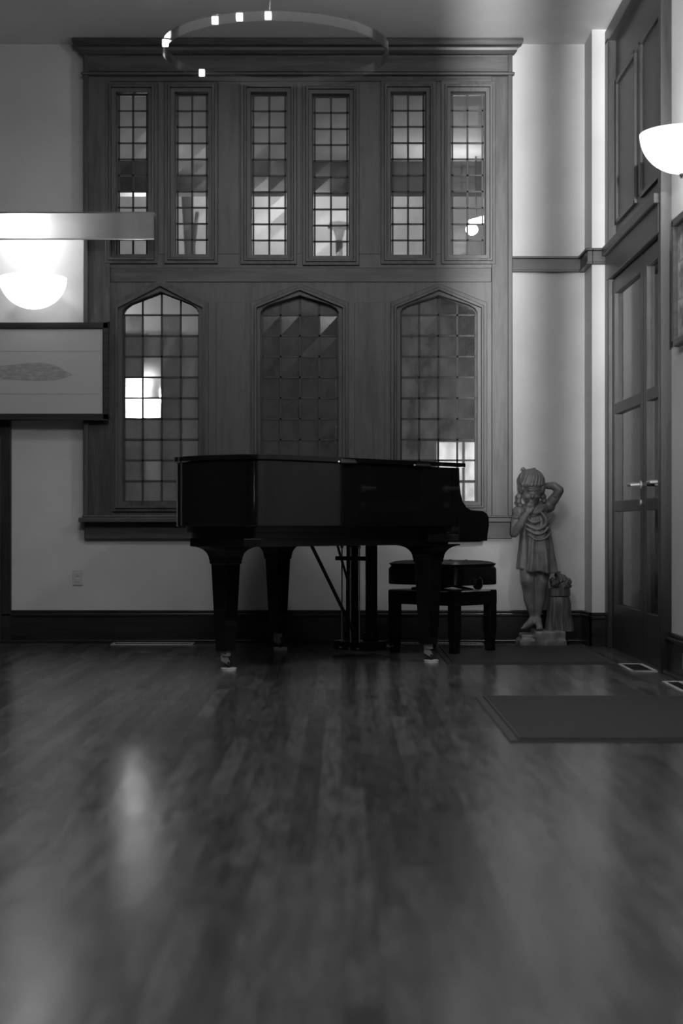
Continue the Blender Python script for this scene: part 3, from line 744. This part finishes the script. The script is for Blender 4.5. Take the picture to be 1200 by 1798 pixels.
# stump, bundle and rock
St = MB(); rows = []; ns = 72; sp_ = [(1032, .046, 0), (1034, .062, 0), (1046, .064, .0), (1047.5, .056, 0), (1050, .060, .02), (1060, .064, .06), (1080, .066, .09), (1096, .070, .11), (1108, .074, .1)]
for py, r, am in sp_:
    for j in range(ns):
        t = j*2*PI/ns; k = 1+am*(math.sin(t*13+2*math.sin(t*3))+.5*math.sin(t*29+py*.1))
        p = sp(983, py, .015); rows.append((p.x+r*k*math.cos(t), p.y+r*k*math.sin(t), p.z))
St.add(rows, [(i*ns+j, i*ns+(j+1) % ns, (i+1)*ns+(j+1) % ns, (i+1)*ns+j) for i in range(len(sp_)-1) for j in range(ns)]+[tuple(range(ns))])
o = St.build('stump', 'stonedark', statue); shade(o, 60)
Bn = MB(); random.seed(3)
for (x, y, r) in ((975, 1025, .03), (986, 1018, .038), (996, 1022, .030), (981, 1010, .022), (1000, 1030, .016), (970, 1018, .015), (990, 1029, .03)): Bn.ball(sp(x, y, random.uniform(-.01, .03)), (r, r, r*.8), 12)
remesh(Bn, 'bundle', 'stonedark', statue, .004, 1, lambda v: v+Vector((1, 1, 1))*.010*noise.noise(v*45)+Vector((.3, -1, .5))*.006*noise.noise(v*90))
Rk = MB(); x0, x1 = sp(905, 1100).x, sp(994, 1100).x
Rk.prism([(x0+.01, -.14), (x1-.01, -.13), (x1, .0), (x1-.02, .12), (x0+.02, .12), (x0, -.02)], 0, .035, 'z')
Rk.prism([(x0+.02, -.12), (x0+.12, -.13), (x0+.13, .11), (x0+.03, .11)], .03, .062, 'z')
Rk.prism([(x0+.10, -.135), (x1-.015, -.125), (x1-.01, .0), (x1-.03, .11), (x0+.10, .11)], .03, .088, 'z')
def rk(v):
    n_ = noise.noise(v*11)*.012+noise.noise(v*34)*.004
    return Vector((v.x+n_, v.y+n_, v.z+n_*.5 if v.z > .012 else v.z))
remesh(Rk, 'rock_base', 'stone', statue, .006, 1, rk)

# ------------------------------------------------------------------ rubber mats and floor registers
def mat_obj(x0, x1, y0, y1, label):
    mb = MB(); t = .010; n_ = 0
    mb.prism([(x0, y0), (x1, y0), (x1, y1), (x0, y1)], 0, .004, 'z')
    e = .035
    mb.box(x0+e, x1-e, y0+e, y1-e, .003, .006)
    p = .020; y = y0+e                      # fine ribs
    while y < y1-e-.01:
        mb.box(x0+e, x1-e, y, y+p*.6, .006, .0085); y += p
    mb.box(x0+e-.004, x0+e+.004, y0+e, y1-e, .004, .009).box(x0+e, x1-e, y0+e-.004, y0+e+.004, .004, .009)
    o = mb.build('rubber_mat', 'rubber'); tag(o, label, 'mat', 'black rubber floor mats'); return o
mat_obj(.532, 1.45, 5.02, 6.37, 'near black ribbed rubber mat on the bare floor at right')
mat_obj(.52, 1.36, 7.84, 9.0, 'far black rubber mat under the bench legs and before the statue')
def register(x0, x1, y0, y1, label, along_y, fm='register'):
    e = empty('floor_register', ((x0+x1)/2, (y0+y1)/2, 0)); tag(e, label, 'floor vent', 'metal floor registers')
    w_, d_ = (x1-x0)/2, (y1-y0)/2; t = .018
    mb = MB().box(-w_, w_, -d_, -d_+t, 0, .006).box(-w_, w_, d_-t, d_, 0, .006).box(-w_, -w_+t, -d_, d_, 0, .006).box(w_-t, w_, -d_, d_, 0, .006)
    mb.build('register_frame', fm, e, .0015)
    mb = MB(); k = -w_+t
    mb.box(-w_+t, w_-t, -d_+t, d_-t, 0, .001)
    while k < w_-t-.004: mb.box(k, k+.005, -d_+t, d_-t, 0, .005); k += .012
    mb.build('grille', 'iron', e)
register(1.352, 1.478, 7.44, 7.84, 'floor register at right, beside the glazed doors', True)
register(1.390, 1.482, 6.50, 6.95, 'floor register cut by the right edge of the photo', True)
register(wx(203), wx(345), 9.13, 9.27, 'floor register against the baseboard left of the piano', False)
register(wx(703), wx(845), 9.13, 9.27, 'floor register against the baseboard behind the bench', False)

# ------------------------------------------------------------------ wall lamp on the right wall
rc = Vector((1.372, 6.43, 2.262))
e = empty('wall_sconce', rc); tag(e, 'glowing opal bowl wall lamp on the right wall above the picture', 'wall lamp')
prof = [(.166*math.cos(t), -.158*math.sin(t)) for t in [i*PI/2/14 for i in range(15)]]
MB().lathe([(.150, .004)]+prof, n=40).build('bowl', 'glow', e, smooth=True)
MB().ball((0, 0, -.165), (.010, .010, .010), 12).tube([(0, 0, -.155), (0, 0, -.178)], .005, 8).build('finial', 'iron', e, smooth=True)
MB().tube([(.156, 0, -.05), (.10, 0, .03), (0, 0, .03)], .008, 8).box(.140, .157, -.05, .05, -.12, .06).build('bracket', 'brass', e)
lamp('sconce_bulb', 'POINT', rc+Vector((.03, .27, .13)), 26, shadow_soft_size=.06)  # sconce light set outside the bowl to brighten the wall
# framed set of prints on the right wall
e = empty('framed_prints', (XR-.0, 6.92, 1.775)); tag(e, 'dark framed sheet of small prints on the right wall below the sconce', 'picture')
hw, hh = .30, .285
mb = MB()
mb.box(-.035, 0, -hw, -hw+.03, -hh, hh).box(-.035, 0, hw-.03, hw, -hh, hh).box(-.035, 0, -hw, hw, hh-.03, hh).box(-.035, 0, -hw, hw, -hh, -hh+.03)
mb.build('picture_frame', 'wood_dark', e, .004)
M['prints'] = noisy('grey_prints', .03, .45, (1, 1, 1), .5, 16, 5)
for i in range(3):
    for j in range(3):
        y0 = -hw+.045+j*.175; z0 = -hh+.04+i*.17
        MB().box(-.014, -.012, y0, y0+.16, z0, z0+.155).build('print', 'prints', e)
MB().box(-.012, -.008, -hw+.02, hw-.02, -hh+.02, hh-.02).build('mount', 'paper', e)
# power outlet in the right baseboard, and one on the back wall
def outlet(loc, rz, label, mt='white', sc=1):
    e = empty('power_outlet', loc, rz); tag(e, label, 'outlet', 'wall power outlets')
    MB().box(-.036*sc, .036*sc, -.006, 0, -.057*sc, .057*sc).build('cover_plate', mt, e, .002)
    for s in (-1, 1): MB().box(-.016*sc, .016*sc, -.009, -.005, s*.022*sc-.014*sc, s*.022*sc+.014*sc).build('socket', mt, e, .003)
    return e
outlet((XR-.022, 6.70+.3, .085), -PI/2, 'metal power outlet in the dark baseboard of the right wall', 'steel', .62)
outlet((wx(137), YW, wz(1014)), 0, 'pale power outlet low on the wall left of the piano', 'white', .8)

# ------------------------------------------------------------------ left: reflected lamp, light band and framed drawing, built as solid objects
LY = 9.12
def lp(px, py, Y): return at(px, py, Y)
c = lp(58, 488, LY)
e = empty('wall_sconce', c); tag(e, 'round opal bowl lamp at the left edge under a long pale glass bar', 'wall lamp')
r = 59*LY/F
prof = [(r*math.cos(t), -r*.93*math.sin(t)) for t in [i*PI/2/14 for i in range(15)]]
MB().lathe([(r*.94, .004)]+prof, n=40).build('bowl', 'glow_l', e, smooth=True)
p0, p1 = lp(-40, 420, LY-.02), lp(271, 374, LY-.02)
MB().box(p0.x-c.x, p1.x-c.x, -.028, -.018, p0.z-c.z, p1.z-c.z).build('glass_bar', 'opal', e, .002)  # reflected light band, added as a translucent strip
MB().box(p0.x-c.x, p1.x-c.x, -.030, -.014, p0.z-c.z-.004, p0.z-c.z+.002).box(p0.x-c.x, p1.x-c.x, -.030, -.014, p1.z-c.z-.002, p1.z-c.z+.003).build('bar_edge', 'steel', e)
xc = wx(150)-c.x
MB().box(p0.x-c.x, p1.x-c.x, -.030, .06, p1.z-c.z-.001, p1.z-c.z+.004).box(p0.x-c.x, xc-.03, .06, YW-LY, p1.z-c.z-.001, p1.z-c.z+.004).build('bar_lid', 'white', e)  # added to stop light rising above the band
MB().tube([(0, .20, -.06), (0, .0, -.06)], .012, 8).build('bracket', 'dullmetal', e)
lamp('bar_bulb', 'POINT', lp(45, 402, LY+.03), 5.5, shadow_soft_size=.03)  # unseen light added to make the band bright
# reflected framed drawing below, built as a solid picture
PY = 9.20
pa, pb = lp(-40, 737, PY), lp(191, 566, PY)
e = empty('framed_drawing', ((pa.x+pb.x)/2, PY, (pa.z+pb.z)/2)); tag(e, 'wide framed faint drawing of a boat hull left of the window', 'picture')
hw, hh = (pb.x-pa.x)/2, (pb.z-pa.z)/2
mb = MB(); t = .036
mb.box(-hw, -hw+t, 0, .03, -hh, hh).box(hw-t, hw, 0, .03, -hh, hh).box(-hw, hw, 0, .03, hh-t, hh).box(-hw, hw, 0, .03, -hh, -hh+t)
mb.build('picture_frame', 'wood_dark', e, .004)
MB().box(-hw+t, hw-t, .012, .020, -hh+t, hh-t).build('paper', 'paper', e)
mb = MB()
hull = crom([(-.30, .03), (-.26, -.035), (-.1, -.05), (.05, -.05), (.13, -.035), (.17, -.02)], 6)
dk = crom([(-.30, .03), (-.2, .035), (-.05, .05), (.06, .035), (.13, .0), (.17, -.02)], 6)
poly = [(q.x+.0, q.y-.0) for q in hull]+[(q.x, q.y) for q in reversed(dk[:-1])]
mb.prism(poly, .0105, .0125, 'y')
M['ink'] = noisy('pencil_shading', .22, .36, (8, 1, 30), .7, 3, 5)
mb.build('drawing', 'ink', e)
MB().box(-hw+.05, hw-.05, .0108, .0125, .115, .117).box(-hw+.05, hw-.05, .0108, .0125, -.132, -.130).build('drawn_line', 'ink', e)
for x_ in (-.3, 0): MB().box(x_, x_+.02, .03, .13, -.1, .1).build('wall_batten', 'wood_dark', e)

# ------------------------------------------------------------------ reflected chandelier ring, built as a clear ring near the ceiling
RY = 7.0; rc = at(485, 90, RY); RR = 198*RY/F
e = empty('ring_pendant', rc); tag(e, 'clear ring pendant lamp with tiny bulbs hanging near the ceiling', 'pendant lamp')
MB().lathe([(RR, -.02), (RR, .02), (RR-.008, .02), (RR-.008, -.02), (RR, -.02)], n=96).build('ring', 'acrylic', e, smooth=True)
for k, (px, py) in enumerate(((432, 34), (480, 32), (390, 38), (293, 87), (341, 121))):
    dx = (px-485)/198.0; dx = max(-1, min(1, dx)); sgn = -1 if py < 90 else 1
    a = math.acos(dx)*sgn
    q = Vector((RR*math.cos(a), RR*math.sin(a), 0))
    MB().box(-.012, .012, -.006, .006, -.014, .014).build('bulb', 'bulb', e).location = q*.985
for a in (.5, 2.6, 4.7):
    MB().tube([(RR*math.cos(a), RR*math.sin(a), .02), (0, 0, CEIL-rc.z)], .0010, 6).build('cable', 'acrylic', e)
MB().tube([(0, 0, CEIL-rc.z-.02), (0, 0, CEIL-rc.z)], .05, 20).build('canopy', 'white', e)
